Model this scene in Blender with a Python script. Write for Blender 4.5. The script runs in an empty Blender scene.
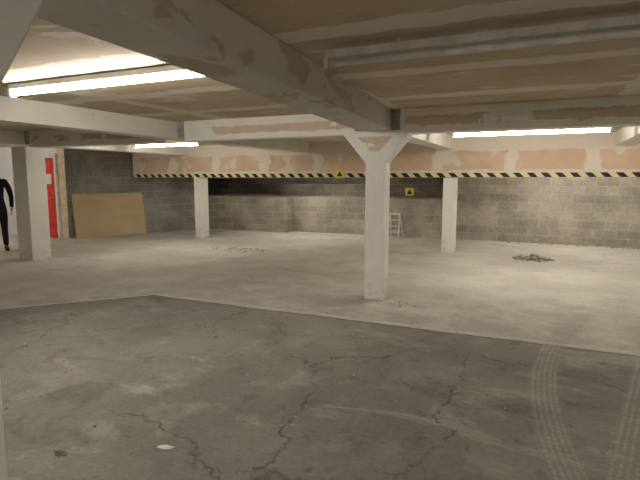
import bpy, bmesh, math, random
from mathutils import Vector, Matrix
random.seed(7)
S=bpy.context.scene
S.view_settings.view_transform='Standard'
S.view_settings.look='None'
S.view_settings.exposure=0.0
COL=S.collection

# ---------------- node helpers ----------------
class M:
    def __init__(s,name,rough=.8):
        s.m=bpy.data.materials.new(name); s.m.use_nodes=True
        s.t=s.m.node_tree; s.n=s.t.nodes; s.l=s.t.links
        s.b=s.n['Principled BSDF']; s.b.inputs['Roughness'].default_value=rough
        s.b.inputs['Specular IOR Level'].default_value=.25
        s._p=None
    def pos(s):
        if s._p is None:
            s._p=s.n.new('ShaderNodeNewGeometry').outputs['Position']
        return s._p
    def obj(s): return s.n.new('ShaderNodeTexCoord').outputs['Object']
    def put(s,sock,v):
        if hasattr(v,'is_linked'): s.l.new(v,sock)
        else: sock.default_value=v
    def math(s,op,a,b=0.0,c=0.0,clamp=False):
        n=s.n.new('ShaderNodeMath'); n.operation=op; n.use_clamp=clamp
        s.put(n.inputs[0],a); s.put(n.inputs[1],b); s.put(n.inputs[2],c); return n.outputs[0]
    def noise(s,vec,scale,detail=6,rough=.6,dist=0.):
        n=s.n.new('ShaderNodeTexNoise'); s.put(n.inputs['Vector'],vec)
        n.inputs['Scale'].default_value=scale; n.inputs['Detail'].default_value=detail
        n.inputs['Roughness'].default_value=rough; n.inputs['Distortion'].default_value=dist
        return n.outputs['Fac']
    def scale(s,vec,sc,off=(0,0,0)):
        n=s.n.new('ShaderNodeMapping'); s.put(n.inputs['Vector'],vec)
        n.inputs['Scale'].default_value=sc; n.inputs['Location'].default_value=off; return n.outputs[0]
    def ramp(s,f,a,b,va=0.,vb=1.):
        n=s.n.new('ShaderNodeMapRange'); n.interpolation_type='SMOOTHSTEP'; s.put(n.inputs[0],f)
        n.inputs[1].default_value=a;n.inputs[2].default_value=b;n.inputs[3].default_value=va;n.inputs[4].default_value=vb
        return n.outputs[0]
    def mix(s,f,a,b,mode='MIX'):
        n=s.n.new('ShaderNodeMix'); n.data_type='RGBA'; n.blend_type=mode
        s.put(n.inputs[0],f)
        def c(v): return v if hasattr(v,'is_linked') else (v[0],v[1],v[2],1)
        s.put(n.inputs[6],c(a)); s.put(n.inputs[7],c(b)); return n.outputs[2]
    def sep(s,v):
        n=s.n.new('ShaderNodeSeparateXYZ'); s.put(n.inputs[0],v); return n.outputs
    def comb(s,x,y,z=0.0):
        n=s.n.new('ShaderNodeCombineXYZ'); s.put(n.inputs[0],x);s.put(n.inputs[1],y);s.put(n.inputs[2],z);return n.outputs[0]
    def bump(s,h,strength=.3,dist=.02):
        n=s.n.new('ShaderNodeBump'); n.inputs['Strength'].default_value=strength; n.inputs['Distance'].default_value=dist
        s.put(n.inputs['Height'],h); s.l.new(n.outputs[0],s.b.inputs['Normal'])
    def col(s,c):
        s.put(s.b.inputs['Base Color'],c if hasattr(c,'is_linked') else (c[0],c[1],c[2],1)); return s.m

def plain(name,c,rough=.7,metal=0.,var=.15,sc=8):
    k=M(name,rough); f=k.noise(k.pos(),sc)
    k.b.inputs['Metallic'].default_value=metal
    d=tuple(x*(1-var) for x in c); u=tuple(min(1,x*(1+var)) for x in c)
    return k.col(k.mix(k.ramp(f,.3,.7),d,u))

def painted(name,base,patch,thr=.62,stretch=(1,1,1),dirt=True,band=False):
    k=M(name,.75); p=k.pos()
    f=k.noise(p,3,8); c=k.mix(k.ramp(f,.3,.7),tuple(x*.92 for x in base),base)
    g=k.noise(k.scale(p,stretch),1.6,7,.62,.4)
    if band:
        z=k.sep(p)[2]; g2=k.noise(p,2.0,4,.55,.2)
        zz=k.math('ADD',z,k.math('MULTIPLY',k.math('SUBTRACT',k.noise(p,7,4),.5),.09))
        bm_=k.math('MULTIPLY',k.ramp(zz,2.09,2.105),k.ramp(zz,2.21,2.195))
        c=k.mix(k.math('MULTIPLY',k.math('MULTIPLY',bm_,k.ramp(g2,.43,.45)),.85),c,patch)
    else:
        c=k.mix(k.math('MULTIPLY',k.ramp(g,thr,thr+.02),.75),c,patch)
    if dirt:
        z=k.sep(p)[2]
        h=k.noise(p,11,6,.7)
        m=k.math('MULTIPLY',k.ramp(z,0,.4,1,0),k.ramp(h,.45,.65))
        c=k.mix(k.math('MULTIPLY',m,.5),c,(.35,.31,.25))
        s=k.noise(k.scale(p,(1,1,.35)),22,5,.7)
        c=k.mix(k.ramp(s,.68,.74,0,.3),c,(.42,.36,.28))
    k.bump(f,.2,.01)
    return k.col(c)

TAN=(.58,.45,.29)
m_col=painted('painted_concrete',(.87,.85,.80),(.77,.72,.62),.70)
m_beam=painted('painted_beam',(.83,.80,.74),TAN,.66,(.9,.9,2.0),False)
m_cross=painted('painted_cross_beam',(.85,.82,.75),TAN,.6,(1,1,1),False,True)
m_beamg=painted('painted_beam_grey',(.65,.625,.56),(.48,.39,.27),.58,(1.6,.8,1.6),False)
m_grey=plain('bare_concrete',(.36,.35,.32),.9,0,.25)
m_white=painted('white_wall_paint',(.88,.88,.88),(.8,.79,.75),.7,(1,1,1),False)

def ceiling_mat():
    k=M('plasterboard_ceiling',.85); p=k.pos(); x,y,z=k.sep(p)
    w=k.noise(p,2.2,6,.6)
    wo=k.math('MULTIPLY',k.math('SUBTRACT',w,.5),.22)
    def joint(c,period,off,half):
        q=k.math('ADD',k.math('ADD',c,off),wo)
        q=k.math('ABSOLUTE',k.math('SUBTRACT',k.math('FRACT',k.math('DIVIDE',q,period)),.5))
        return k.ramp(k.math('MULTIPLY',q,period),half,half+.02,1,0)
    j=k.math('MAXIMUM',joint(y,1.2,.35,.10),joint(x,2.4,.5,.11))
    f=k.noise(p,1.3,7,.6)
    tan=k.mix(k.ramp(f,.3,.7),(.51,.395,.265),(.62,.50,.36))
    cream=k.mix(k.noise(p,9,5),(.70,.65,.55),(.82,.77,.68))
    sm=k.math('MULTIPLY',k.ramp(k.noise(k.scale(p,(1,2.2,1)),1.9,7,.6,.5),.60,.63),.7)
    c=k.mix(k.math('MAXIMUM',k.math('MULTIPLY',j,.9),sm),tan,cream)
    k.bump(w,.1,.01); return k.col(c)
m_ceil=ceiling_mat()

def bulk_mat():
    k=M('pink_plasterboard',.85); p=k.pos(); x,y,z=k.sep(p)
    w=k.noise(p,3,4,.5); wo=k.math('MULTIPLY',k.math('SUBTRACT',w,.5),.45)
    q=k.math('FRACT',k.math('DIVIDE',k.math('ADD',x,wo),1.35))
    j=k.ramp(k.math('ABSOLUTE',k.math('SUBTRACT',q,.5)),.08,.10,1,0)
    zz=k.math('ADD',z,k.math('MULTIPLY',wo,.3))
    j2=k.math('MAXIMUM',k.ramp(zz,1.63,1.66,1,0),k.ramp(zz,2.0,2.03,0,1))
    pt=k.ramp(k.noise(p,1.5,4,.5),.58,.60,0,.7)
    c=k.mix(k.ramp(w,.3,.7),(.62,.45,.32),(.71,.53,.39))
    c=k.mix(k.math('MAXIMUM',pt,k.math('MULTIPLY',k.math('MAXIMUM',j,j2),.85)),c,(.76,.70,.61))
    return k.col(c)
m_bulk=bulk_mat()

def block_mat(name,c1,c2,mort,obj=False):
    k=M(name,.95); p=k.obj() if obj else k.pos(); x,y,z=k.sep(p)
    if not obj: x=k.math('ADD',x,y)
    w=k.noise(p,6,4)
    v=k.comb(k.math('ADD',x,k.math('MULTIPLY',w,.02)),k.math('ADD',z,k.math('MULTIPLY',w,.015)))
    b=k.n.new('ShaderNodeTexBrick'); k.l.new(v,b.inputs['Vector'])
    b.inputs['Scale'].default_value=1; b.inputs['Brick Width'].default_value=.45; b.inputs['Row Height'].default_value=.19
    b.inputs['Mortar Size'].default_value=.012; b.inputs['Mortar Smooth'].default_value=.4
    b.inputs['Color1'].default_value=(*c1,1); b.inputs['Color2'].default_value=(*c2,1); b.inputs['Mortar'].default_value=(*mort,1)
    n1=k.noise(p,.9,7,.65); n2=k.noise(p,25,4,.7)
    c=k.mix(1.0,b.outputs['Color'],k.mix(k.ramp(n1,.33,.67),(.62,.61,.59),(1.08,1.07,1.04)),'MULTIPLY')
    c=k.mix(.6,c,k.mix(k.ramp(n2,.3,.7),(.72,.72,.72),(1.15,1.15,1.15)),'MULTIPLY')
    h=k.math('ADD',k.math('MULTIPLY',b.outputs['Fac'],-1.),k.math('MULTIPLY',n2,.7))
    k.bump(h,.6,.012); return k.col(c)
m_block=block_mat('concrete_block',(.48,.45,.395),(.36,.342,.30),(.53,.505,.45))
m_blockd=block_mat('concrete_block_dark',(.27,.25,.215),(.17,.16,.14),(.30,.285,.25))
m_blockl=block_mat('concrete_block_side',(.42,.415,.39),(.33,.325,.305),(.48,.47,.445),True)

def floor_mat():
    k=M('concrete_floor',.78); k.b.inputs['Specular IOR Level'].default_value=.2
    p=k.pos(); x,y,z=k.sep(p)
    wig=k.math('MULTIPLY',k.math('SUBTRACT',k.noise(p,2.0,6),.5),.10)
    line=k.math('MINIMUM',4.83,k.math('ADD',k.math('MULTIPLY',k.math('ADD',x,4.58),1.16),4.83))
    d=k.math('ADD',k.math('SUBTRACT',y,line),wig)      # >0 rear
    n1=k.noise(p,.55,7,.6,.3); n2=k.noise(p,2.6,8,.65); n3=k.noise(p,30,4,.7)
    n5=k.noise(k.scale(p,(.6,1.4,1),(1,7,0)),1.1,9,.68,.8)
    rear=k.mix(k.ramp(n1,.35,.65),(.56,.545,.495),(.72,.705,.65))
    rear=k.mix(k.ramp(n2,.48,.72,0,.5),rear,(.47,.45,.40))
    rear=k.mix(k.ramp(n5,.54,.66,0,.5),rear,(.44,.42,.37))
    rear=k.mix(k.ramp(n5,.44,.36,0,.5),rear,(.78,.77,.72))
    front=k.mix(k.ramp(n1,.35,.65),(.205,.198,.18),(.31,.30,.27))
    front=k.mix(k.ramp(n2,.5,.7,0,.6),front,(.40,.39,.35))
    n4=k.noise(k.scale(p,(1,1,1),(5,3,0)),1.5,8,.65,.6)
    front=k.mix(k.ramp(n4,.52,.66,0,.6),front,(.145,.138,.122))
    front=k.mix(k.ramp(n5,.43,.36,0,.55),front,(.45,.44,.40))
    sp=k.noise(k.scale(p,(1,1,1),(9,1,0)),7,5,.7); front=k.mix(k.ramp(sp,.58,.68,0,.5),front,(.12,.112,.10))
    c=k.mix(k.ramp(d,-.02,.03),front,rear)
    zone=k.math('MULTIPLY',k.ramp(d,0,2.8,1,0),k.math('MULTIPLY',k.ramp(d,-.02,.03),k.ramp(n2,.3,.62)))
    c=k.mix(k.math('MULTIPLY',zone,.65),c,(.41,.395,.355))
    jl=k.ramp(k.math('ABSOLUTE',d),.006,.026,1,0)
    c=k.mix(k.math('MULTIPLY',jl,.8),c,(.12,.113,.10))
    sl=k.math('MULTIPLY',k.ramp(k.math('ABSOLUTE',k.math('SUBTRACT',d,.08)),.015,.045,1,0),k.ramp(n2,.43,.56))
    c=k.mix(k.math('MULTIPLY',sl,.7),c,(.76,.75,.70))
    v=k.n.new('ShaderNodeTexVoronoi'); v.feature='DISTANCE_TO_EDGE'; v.inputs['Scale'].default_value=.62
    wn=k.n.new('ShaderNodeTexNoise'); k.l.new(p,wn.inputs['Vector']); wn.inputs['Scale'].default_value=1.6; wn.inputs['Detail'].default_value=7; wn.inputs['Roughness'].default_value=.65
    vm=k.n.new('ShaderNodeVectorMath'); vm.operation='MULTIPLY_ADD'; k.l.new(wn.outputs['Color'],vm.inputs[0]); vm.inputs[1].default_value=(.9,.9,0); k.l.new(p,vm.inputs[2])
    k.l.new(vm.outputs[0],v.inputs['Vector'])
    cr=k.math('MULTIPLY',k.ramp(v.outputs['Distance'],.0,.012,1,0),k.ramp(k.noise(k.scale(p,(1,1,1),(2,9,0)),.7,3),.43,.53))
    cr=k.math('MULTIPLY',cr,k.ramp(k.noise(p,5,4,.6),.36,.54,.3,1))
    cr=k.math('MULTIPLY',cr,k.ramp(d,-.1,.1,1,.25))
    c=k.mix(k.math('MULTIPLY',cr,.8),c,(.085,.078,.07))
    yy=k.math('SUBTRACT',y,3.9)
    cx=k.math('ADD',.03,k.math('MULTIPLY',k.math('MULTIPLY',yy,yy),.09))
    def track(cx):
        o=k.math('SUBTRACT',x,cx); ao=k.math('ABSOLUTE',o)
        env=k.ramp(ao,.075,.11,1,0)
        rib=k.ramp(k.math('SINE',k.math('MULTIPLY',o,165)),-.6,.8)
        lug=k.ramp(k.math('SINE',k.math('MULTIPLY',y,120)),-.8,.2,.45,1)
        return k.math('MULTIPLY',k.math('MULTIPLY',env,rib),lug),env
    tm,e1=track(cx)
    t2,e2=track(k.math('ADD',.42,k.math('MULTIPLY',k.math('SUBTRACT',y,2.76),.2)))
    fade=k.math('MULTIPLY',k.ramp(y,6.9,5.2),k.ramp(n2,.32,.58,.3,1))
    c=k.mix(k.math('MULTIPLY',k.math('MULTIPLY',k.math('MAXIMUM',e1,e2),fade),.4),c,(.37,.36,.325))
    c=k.mix(k.math('MULTIPLY',k.math('MULTIPLY',k.math('MAXIMUM',tm,t2),fade),.30),c,(.60,.58,.53))
    c=k.mix(.5,c,k.mix(k.ramp(n3,.3,.7),(.75,.75,.75),(1.15,1.15,1.15)),'MULTIPLY')
    h=k.math('ADD',n2,k.math('SUBTRACT',k.math('MULTIPLY',n3,.25),k.math('MULTIPLY',k.math('MAXIMUM',cr,jl),.6)))
    k.bump(h,.4,.02); return k.col(c)
m_floor=floor_mat()

def tape_mat():
    k=M('hazard_stripes',.5); x,y,z=k.sep(k.pos())
    q=k.math('FRACT',k.math('DIVIDE',k.math('ADD',x,z),.24))
    return k.col(k.mix(k.math('GREATER_THAN',q,.5),(.02,.02,.02),(.75,.68,.36)))
m_tape=tape_mat()
def wood_mat():
    k=M('chipboard',.8); p=k.pos()
    f=k.noise(k.scale(p,(1,1,3)),2,8,.6); g=k.noise(p,60,3,.7)
    c=k.mix(k.ramp(f,.3,.7),(.62,.49,.30),(.72,.58,.38)); return k.col(k.mix(k.ramp(g,.3,.7,0,.25),c,(.46,.35,.2)))
m_wood=wood_mat()
def emis(name,c,s):
    k=M(name); k.b.inputs['Emission Color'].default_value=(*c,1); k.b.inputs['Emission Strength'].default_value=s
    return k.col((.9,.9,.9))
m_tube=emis('lit_fluorescent_tube',(1,.945,.85),88)
m_tubeoff=plain('unlit_tube',(.62,.6,.55),.3)
m_batten=plain('batten_white_metal',(.80,.78,.72),.5)
m_battengrey=plain('batten_dusty_metal',(.48,.46,.41),.6)
m_metal=plain('aluminium',(.7,.7,.7),.4,.3)
m_red=plain('red_door_paint',(.70,.06,.04),.5)
m_frame=plain('white_gloss',(.80,.79,.76),.4)
m_yellow=plain('sign_yellow',(.80,.68,.15),.5,0,.05)
m_black=plain('matt_black',(.02,.02,.02),.6)
m_jacket=plain('dark_jacket_cloth',(.018,.018,.022),.9,0,.4,20)
m_trouser=plain('dark_trouser_cloth',(.022,.022,.028),.9,0,.4,20)
m_shoe=plain('shoe_leather',(.03,.02,.015),.5)
m_skin=plain('skin',(.55,.33,.24),.6,0,.06)
m_hair=plain('dark_hair',(.03,.02,.012),.8)
m_rubble=plain('rubble',(.42,.39,.34),.95,0,.35,15)
m_paper=plain('paper',(.85,.84,.8),.8,0,.05)
m_cream=plain('cream_wall_paint',(.76,.62,.45),.8)

# ---------------- mesh helpers ----------------
def new(name,bm,mats,loc=(0,0,0),rotz=0,parent=None,smooth=False,bevel=0):
    me=bpy.data.meshes.new(name); bm.to_mesh(me); bm.free()
    for m in (mats if isinstance(mats,(list,tuple)) else [mats]): me.materials.append(m)
    o=bpy.data.objects.new(name,me); COL.objects.link(o); o.location=loc; o.rotation_euler[2]=rotz
    if smooth:
        for p in me.polygons: p.use_smooth=True
    if bevel:
        b=o.modifiers.new('Bevel','BEVEL'); b.width=bevel; b.segments=2; b.limit_method='ANGLE'
    if parent: o.parent=parent
    return o
def addbox(bm,x0,x1,y0,y1,z0,z1,mi=0,mat=None):
    r=bmesh.ops.create_cube(bm,size=1)
    vs=r['verts']
    for v in vs:
        v.co=Vector(((x0+x1)/2+v.co.x*(x1-x0),(y0+y1)/2+v.co.y*(y1-y0),(z0+z1)/2+v.co.z*(z1-z0)))
        if mat is not None: v.co=mat@v.co
    for f in {f for v in vs for f in v.link_faces}: f.material_index=mi
    return vs
def box(name,x0,x1,y0,y1,z0,z1,m,bevel=0,parent=None):
    bm=bmesh.new(); cx,cy,cz=(x0+x1)/2,(y0+y1)/2,z0
    addbox(bm,x0-cx,x1-cx,y0-cy,y1-cy,0,z1-z0)
    return new(name,bm,m,(cx,cy,cz),0,parent,bevel=bevel)
def prism(name,pts,z0,z1,m,bevel=0):
    cx=sum(p[0] for p in pts)/len(pts); cy=sum(p[1] for p in pts)/len(pts)
    bm=bmesh.new()
    lo=[bm.verts.new((x-cx,y-cy,0)) for x,y in pts]; hi=[bm.verts.new((x-cx,y-cy,z1-z0)) for x,y in pts]
    bm.faces.new(hi); bm.faces.new(lo[::-1])
    for i in range(len(pts)):
        j=(i+1)%len(pts); bm.faces.new((lo[i],lo[j],hi[j],hi[i]))
    bmesh.ops.recalc_face_normals(bm,faces=bm.faces)
    return new(name,bm,m,(cx,cy,z0),bevel=bevel)
def empty(name,loc=(0,0,0),rz=0):
    e=bpy.data.objects.new(name,None); COL.objects.link(e); e.location=loc; e.rotation_euler[2]=rz; e.empty_display_size=.1; return e
def addcyl(bm,p0,p1,r,seg=12,mi=0):
    p0=Vector(p0);p1=Vector(p1);d=p1-p0
    q=d.to_track_quat('Z','Y').to_matrix().to_4x4()
    mt=Matrix.Translation((p0+p1)/2)@q
    r=bmesh.ops.create_cone(bm,cap_ends=True,segments=seg,radius1=r,radius2=r,depth=d.length,matrix=mt)
    for f in {f for v in r['verts'] for f in v.link_faces}: f.material_index=mi

# ---------------- shell ----------------
CZ=2.30
box('floor',-15,6,-3,14.2,-.1,0,m_floor)
box('ceiling',-15,6,-3,14.2,CZ,CZ+.1,m_ceil)
box('wall_left',-15.2,-15,-3,8.9,0,CZ,m_white)
box('wall_right',6,6.2,-3,14.2,0,CZ,m_block)
box('wall_front',-15,6,-3.2,-3,0,CZ,m_white)
box('wall_entrance',-15,-11.12,8.7,8.9,0,CZ,m_white)
box('wall_door_jamb',-11.12,-10.87,8.7,8.9,0,CZ,m_cream)
ang=math.atan2(3.45,1.5); L=math.hypot(1.5,3.45)
bm=bmesh.new(); addbox(bm,0,L,0,.2,0,CZ)
new('wall_side_block',bm,m_blockl,(-10.85,8.7,0),ang)
box('wall_back_right',-2.06,6,12.55,14.0,0,CZ,m_block)
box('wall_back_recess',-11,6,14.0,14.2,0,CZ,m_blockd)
prism('wall_low_retaining',[(-9.5,14),(-9.3,12.15),(-6.55,12.15),(-6.55,12.55),(-2.06,12.55),(-2.06,14)],0,.99,m_block)
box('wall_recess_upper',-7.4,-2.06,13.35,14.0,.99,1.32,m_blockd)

box('plasterboard_bulkhead',-10.12,6,10.18,10.42,1.51,CZ,m_bulk,.004)
box('hazard_tape_strip',-10.1,6,10.15,10.175,1.515,1.60,m_tape)

# ---------------- columns ----------------
def column(x,y,w,h,name='concrete_column'):
    bm=bmesh.new(); addbox(bm,-w/2,w/2,-w/2,w/2,0,h); return new(name,bm,m_col,(x,y,0),bevel=.012)
def cap_mat():
    k=M('painted_column_capital',.75); p=k.pos(); f=k.noise(p,3,8)
    c=k.mix(k.ramp(f,.3,.7),(.80,.775,.72),(.87,.85,.80))
    z=k.sep(p)[2]; g=k.noise(p,5,4,.5)
    m=k.math('MULTIPLY',k.ramp(z,1.80,1.84),k.ramp(z,2.0,1.98)); m=k.math('MULTIPLY',m,k.ramp(g,.38,.41))
    x=k.sep(p)[0]; hw=k.math('ADD',.02,k.math('MULTIPLY',k.math('SUBTRACT',z,1.78),.95))
    m=k.math('MULTIPLY',m,k.math('LESS_THAN',k.math('ABSOLUTE',k.math('ADD',x,1.92)),hw))
    c=k.mix(k.math('MULTIPLY',m,.85),c,(.60,.48,.33))
    h=k.noise(p,11,6,.7); d=k.math('MULTIPLY',k.ramp(z,0,.4,1,0),k.ramp(h,.45,.65)); c=k.mix(k.math('MULTIPLY',d,.5),c,(.35,.31,.25))
    s=k.noise(k.scale(p,(1,1,.35)),22,5,.7); c=k.mix(k.ramp(s,.68,.74,0,.3),c,(.42,.36,.28))
    return k.col(c)
m_colcap=cap_mat()
def cap_column(x,y,w,zs,zt,half):
    bm=bmesh.new(); a=w/2
    rings=[(a,a,0),(a,a,zs),(half,a+.01,zt-.05),(half,a+.01,zt)]
    R=[]
    for (hx,hy,z) in rings:
        R.append([bm.verts.new(c) for c in ((-hx,-hy,z),(hx,-hy,z),(hx,hy,z),(-hx,hy,z))])
    bm.faces.new(R[0][::-1]); bm.faces.new(R[-1])
    for r0,r1 in zip(R,R[1:]):
        for i in range(4):
            j=(i+1)%4; bm.faces.new((r0[i],r0[j],r1[j],r1[i]))
    return new('concrete_column',bm,m_colcap,(x,y,0),bevel=.008)
BZ=2.06
cap_column(-1.92,5.92,.24,1.68,BZ,.40)
cap_column(-1.55,.77,.24,1.64,BZ,.47)
column(-1.81,10.31,.25,1.51)
column(-8.0,10.31,.25,1.51)
column(-8.64,6.18,.38,BZ)
column(4.5,5.92,.24,BZ); column(4.5,10.31,.24,1.51)

# ---------------- beams ----------------
XB=[-8.35,-5.05,-1.9,1.15,4.5]
for x in XB:
    if x==-1.9:
        prism('ceiling_beam',[(-1.26,-3),(-1.0,-3),(-1.74,5.9),(-2.12,5.9)],BZ,CZ,m_beamg,.006)
        box('ceiling_beam',-2.05,-1.75,5.9,10.18,BZ,CZ,m_beam,.006)
    else:
        box('ceiling_beam',x-.14,x+.14,-3,10.18,BZ,CZ,m_beam,.008)
for x0,x1 in zip(XB,XB[1:]):
    yy=5.92
    box('ceiling_cross_beam',x0+.28,x1-.28,yy-.12,yy+.12,2.02,CZ,m_cross,.006)
    for a,b in ((x0+.15,x0+.28),(x1-.28,x1-.22 if x1==-1.9 else x1-.15)):
        box('beam_joint_block',a,b,yy-.1,yy+.1,2.07,CZ,m_grey)

# ---------------- lights ----------------
def batten(x0,x1,y,z,lit=True):
    e=empty('fluorescent_light',((x0+x1)/2,y,z)); h=(x1-x0)/2
    bm=bmesh.new()
    zt=CZ-z
    addbox(bm,-h,h,-.035,.035,.03,min(.075,zt))
    for s in (-1,1):
        addbox(bm,s*h-.015,s*h+.015,-.03,.03,-.03,.03+.01)
        addcyl(bm,(s*h*.6,0,.07),(s*h*.6,0,zt),.008,8)
    new('housing',bm,m_batten if lit else m_battengrey,parent=e,bevel=.004)
    bm=bmesh.new(); addcyl(bm,(-h+.015,0,0),(h-.015,0,0),.019,10)
    new('tube',bm,m_tube if lit else m_tubeoff,parent=e,smooth=True)
    return e
batten(-4.25,-2.17,2.93,2.22)
batten(-7.75,-6.15,7.9,2.14)
batten(-1.37,.72,7.88,2.14)
batten(-1.27,.95,2.9,2.19,False)
batten(-13,-11.2,6.2,2.14)
batten(-.4,1.4,11.5,2.14)
batten(-6.4,-4.6,11.6,2.18)
batten(2.2,4.0,7.9,2.14)
batten(2.0,3.8,2.9,2.18)
batten(-.6,1.0,-1.9,2.18)
batten(-4.3,-2.5,-1.9,2.18)

# ---------------- chipboard sheet ----------------
bm=bmesh.new(); tilt=math.asin(.2/1.12)
mt=Matrix.Translation((.2,-.225,0))@Matrix.Rotation(-tilt,4,'X')
addbox(bm,-.1,1.68,-.018,0,.004,1.12,0,mt)
new('chipboard_sheet',bm,m_wood,(-10.85,8.7,0),ang)

# ---------------- door ----------------
d=empty('door_1',(-11.62,8.7,0))
bm=bmesh.new()
addbox(bm,-.43,.43,-.045,-.005,.01,2.0)
addbox(bm,-.32,.32,-.055,-.045,.2,.9); addbox(bm,-.32,.32,-.055,-.045,1.05,1.85)
new('leaf',bm,m_red,parent=d,bevel=.004)
bm=bmesh.new()
for s in (-1,1): addbox(bm,s*.47-.035,s*.47+.035,-.06,0,0,2.04)
addbox(bm,-.505,.505,-.06,0,2.04,2.1); new('frame',bm,m_frame,parent=d,bevel=.003)
bm=bmesh.new(); addcyl(bm,(.36,-.055,1),(.36,-.1,1),.012); addcyl(bm,(.36,-.1,1),(.25,-.1,1),.01); new('handle',bm,m_metal,parent=d)
bm=bmesh.new(); addbox(bm,.1,.33,-.06,-.056,1.35,1.6); new('notice',bm,m_paper,parent=d)

# ---------------- signs ----------------
def sign(x,y,z,w,h,name='warning_sign'):
    e=empty(name,(x,y,z))
    bm=bmesh.new(); addbox(bm,-w/2,w/2,-.006,0,0,h); new('plate',bm,m_yellow,parent=e)
    bm=bmesh.new()
    v=[bm.verts.new(c) for c in ((-w*.3,-.008,h*.2),(w*.3,-.008,h*.2),(0,-.008,h*.85))]; bm.faces.new(v)
    new('symbol',bm,m_black,parent=e)
sign(-4.15,10.14,1.50,.22,.17)
sign(-3.42,13.34,1.03,.24,.2)
# ---------------- stepladder ----------------
bm=bmesh.new()
def rail(p0,p1): addcyl(bm,p0,p1,.016,8)
for s in (-1,1):
    rail((s*.17,-.18,0),(s*.12,0,.62)); rail((s*.17,.16,0),(s*.12,0,.60))
for t in (.25,.5,.75,1.):
    w=.17-.05*t; yy=-.18+.18*t; addbox(bm,-w,w,yy-.03,yy+.05,.6*t-.012,.6*t+.012)
addbox(bm,-.155,.155,.10,.115,.15,.17)
new('stepladder',bm,m_metal,(-3.5,12.25,0),-.1)

# ---------------- rubble ----------------
def rubble(name,x,y,rx,ry,n,s0,s1,peak,m=m_rubble):
    bm=bmesh.new()
    for i in range(n):
        a=random.random()*6.283; r=random.random()**.6
        px,py=math.cos(a)*r*rx,math.sin(a)*r*ry
        s=random.uniform(s0,s1); hz=peak*(1-r)*random.random()
        mt=Matrix.Translation((px,py,s*.35+hz))@Matrix.Rotation(random.random()*6,4,'Z')@Matrix.Rotation(random.uniform(-.4,.4),4,'X')@Matrix.Diagonal((s*random.uniform(.8,2),s,s*random.uniform(.35,.7),1))
        r_=bmesh.ops.create_icosphere(bm,subdivisions=1,radius=1,matrix=mt)
        for v in r_['verts']: v.co+=Vector([random.uniform(-.25,.25)*s for _ in range(3)]); v.co.z=max(v.co.z,0)
    return new(name,bm,m,(x,y,0))
m_rub2=plain('dark_debris',(.20,.185,.155),.95,0,.4,15)
rubble('rubble_pile',-.21,10.0,.36,.26,120,.01,.04,.09,plain('rubble_mix',(.33,.31,.27),.95,0,.4,15))
rubble('rubble_pile',-5.8,8.8,.75,.3,110,.004,.018,.01)
rubble('rubble_pile',1.9,12.38,2.9,.1,120,.008,.03,.0)
rubble('rubble_pile',-1.5,5.72,.18,.12,22,.004,.010,.0,m_rub2)
rubble('rubble_scatter',-3.4,3.0,1.7,1.4,90,.003,.009,.0,m_rub2)
rubble('rubble_scatter',-1.2,3.3,1.2,1.2,50,.003,.007,.0)
rubble('rubble_pile',-2.36,1.75,.045,.025,22,.004,.009,.008,m_rub2)
bm=bmesh.new(); bmesh.ops.create_grid(bm,x_segments=8,y_segments=4,size=1)
for v in bm.verts: v.co=Vector((v.co.x*.045,v.co.y*.016,.006+.004*math.sin(v.co.x*3+v.co.y*2)))
o=new('paper_scrap',bm,m_paper,(-1.88,2.04,0),.3); o.modifiers.new('t','SOLIDIFY').thickness=.004

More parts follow.
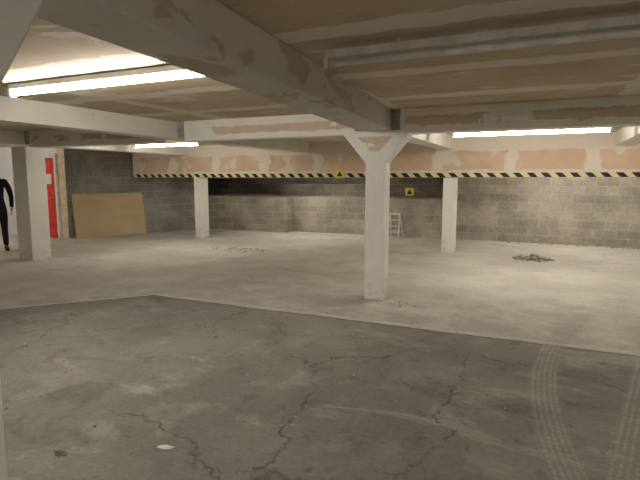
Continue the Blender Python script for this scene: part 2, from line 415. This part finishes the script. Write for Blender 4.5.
# ---------------- person ----------------
def skin(verts,edges,rad,sub=2):
    me=bpy.data.meshes.new('tmp'); me.from_pydata(verts,edges,[]); me.update()
    o=bpy.data.objects.new('tmp',me); COL.objects.link(o)
    o.modifiers.new('s','SKIN'); 
    sl=me.skin_vertices[0].data
    for i,r in enumerate(rad):
        sl[i].radius=(r if isinstance(r,tuple) else (r,r)); sl[i].use_root=(i==0)
    ss=o.modifiers.new('u','SUBSURF'); ss.levels=sub; ss.render_levels=sub
    dg=bpy.context.evaluated_depsgraph_get(); dg.update()
    out=bpy.data.meshes.new_from_object(o.evaluated_get(dg))
    bpy.data.objects.remove(o); return out
def person(x,y,rz):
    bm=bmesh.new()
    def merge(me,mi):
        n=len(bm.faces); bm.from_mesh(me); bm.faces.ensure_lookup_table()
        for f in bm.faces[n:]:
            f.smooth=True
            c=f.calc_center_median()
            f.material_index=mi(c) if callable(mi) else mi
    V=[(0,0,.97),(0,0,1.09),(0,.0,1.26),(0,.01,1.41),(0,.01,1.49),(0,-.005,1.58)]
    R=[(.15,.11),(.135,.10),(.165,.115),(.13,.10),.065,.055]
    E=[(0,1),(1,2),(2,3),(3,4),(4,5)]
    for s in (-1,1):
        b=len(V)
        V+=[(s*.17,.01,1.43),(s*.235,.03,1.28),(s*.265,.035,1.14),(s*.265,-.03,1.0),(s*.262,-.07,.90)]
        R+=[.07,.06,.05,.044,.036]; E+=[(3,b),(b,b+1),(b+1,b+2),(b+2,b+3),(b+3,b+4)]
        b=len(V)
        V+=[(s*.095,0,.86),(s*.105,-.01,.68),(s*.11,-.015,.49),(s*.115,.01,.28),(s*.12,.02,.09)]
        R+=[.10,.085,.066,.06,.05]; E+=[(0,b),(b,b+1),(b+1,b+2),(b+2,b+3),(b+3,b+4)]
    merge(skin(V,E,R),lambda c: 2 if c.z>1.53 else (1 if (c.z<.93 and abs(c.x)<.225) else 0))
    for s in (-1,1):
        merge(skin([(s*.12,.03,.10),(s*.12,.045,.045),(s*.13,-.08,.042),(s*.14,-.17,.035)],[(0,1),(1,2),(2,3)],[.05,(.045,.042),(.045,.036),(.035,.03)]),3)
        hx=s*.262
        merge(skin([(hx,-.07,.91),(hx,-.085,.86),(hx,-.095,.82)],[(0,1),(1,2)],[(.026,.026),(.018,.036),(.015,.038)]),2)
        for i,(dy,ln) in enumerate(((-.03,.070),(-.010,.080),(.011,.074),(.030,.058))):
            b=Vector((hx,-.095+dy,.825)); k=-s*.012
            merge(skin([b,b+Vector((k*.3,-.005,-ln*.45)),b+Vector((k*1.4,-.004,-ln*.75)),b+Vector((k*2.6,0,-ln))],[(0,1),(1,2),(2,3)],[.0095,.0088,.008,.007]),2)
        b=Vector((hx,-.105,.875))
        merge(skin([b,b+Vector((-s*.015,-.03,-.02)),b+Vector((-s*.022,-.038,-.05))],[(0,1),(1,2)],[.013,.0105,.009]),2)
    hb=bmesh.new(); bmesh.ops.create_uvsphere(hb,u_segments=32,v_segments=24,radius=1)
    for v in hb.verts:
        c=v.co.copy()
        w=.076*(1-.22*max(0,-c.z)); 
        v.co=Vector((c.x*w,c.y*.096+(-.012 if c.z<-.3 and c.y<0 else 0),c.z*.118))
        if c.y<-.5:
            nose=math.exp(-((c.x/.16)**2+((c.z+.12)/.2)**2)); v.co.y-=.022*nose
            for s in (-1,1):
                v.co.y+=.010*math.exp(-(((c.x-s*.38)/.16)**2+((c.z-.08)/.12)**2))
            v.co.y-=.006*math.exp(-((c.x/.3)**2+((c.z+.5)/.08)**2))
        v.co+=Vector((0,-.015,1.68))
    me=bpy.data.meshes.new('h'); hb.to_mesh(me); hb.free(); merge(me,2)
    hb=bmesh.new(); bmesh.ops.create_uvsphere(hb,u_segments=24,v_segments=16,radius=1)
    dele=[v for v in hb.verts if v.co.z<-.25 or (v.co.y<-.45 and v.co.z<.55)]
    bmesh.ops.delete(hb,geom=dele,context='VERTS')
    for v in hb.verts: v.co=Vector((v.co.x*.084,v.co.y*.104,v.co.z*.126))+Vector((0,-.010,1.683))
    me=bpy.data.meshes.new('h'); hb.to_mesh(me); hb.free(); merge(me,4)
    for s in (-1,1):
        for (px,py,pz,r,mi,sc) in ((s*.078,-.01,1.675,.03,2,(.3,.6,1)),(s*.029,-.092,1.69,.012,5,(1,.7,.7)),(s*.029,-.1005,1.69,.005,4,(1,.5,1)),(s*.03,-.1,1.712,.016,4,(1,.3,.2))):
            hb=bmesh.new(); bmesh.ops.create_uvsphere(hb,u_segments=12,v_segments=8,radius=r)
            for v in hb.verts: v.co=Vector((v.co.x*sc[0]+px,v.co.y*sc[1]+py,v.co.z*sc[2]+pz))
            me=bpy.data.meshes.new('h'); hb.to_mesh(me); hb.free(); merge(me,mi)
    o=new('standing_man',bm,[m_jacket,m_trouser,m_skin,m_shoe,m_hair,m_frame],(x,y,0),rz)
    zmin=min(v.co.z for v in o.data.vertices); o.location.z=-zmin
person(-10.34,6.62,1.0)

# ---------------- camera ----------------
cam=bpy.data.cameras.new('camera'); cam.sensor_width=36; cam.lens=28.125; cam.clip_start=.05
co=bpy.data.objects.new('camera',cam); COL.objects.link(co)
co.location=(0,0,1.5); co.rotation_euler=(math.radians(90-7.07),0,math.radians(24.5))
S.camera=co
w=bpy.data.worlds.new('world'); S.world=w; w.use_nodes=True
w.node_tree.nodes['Background'].inputs[0].default_value=(.02,.02,.02,1)
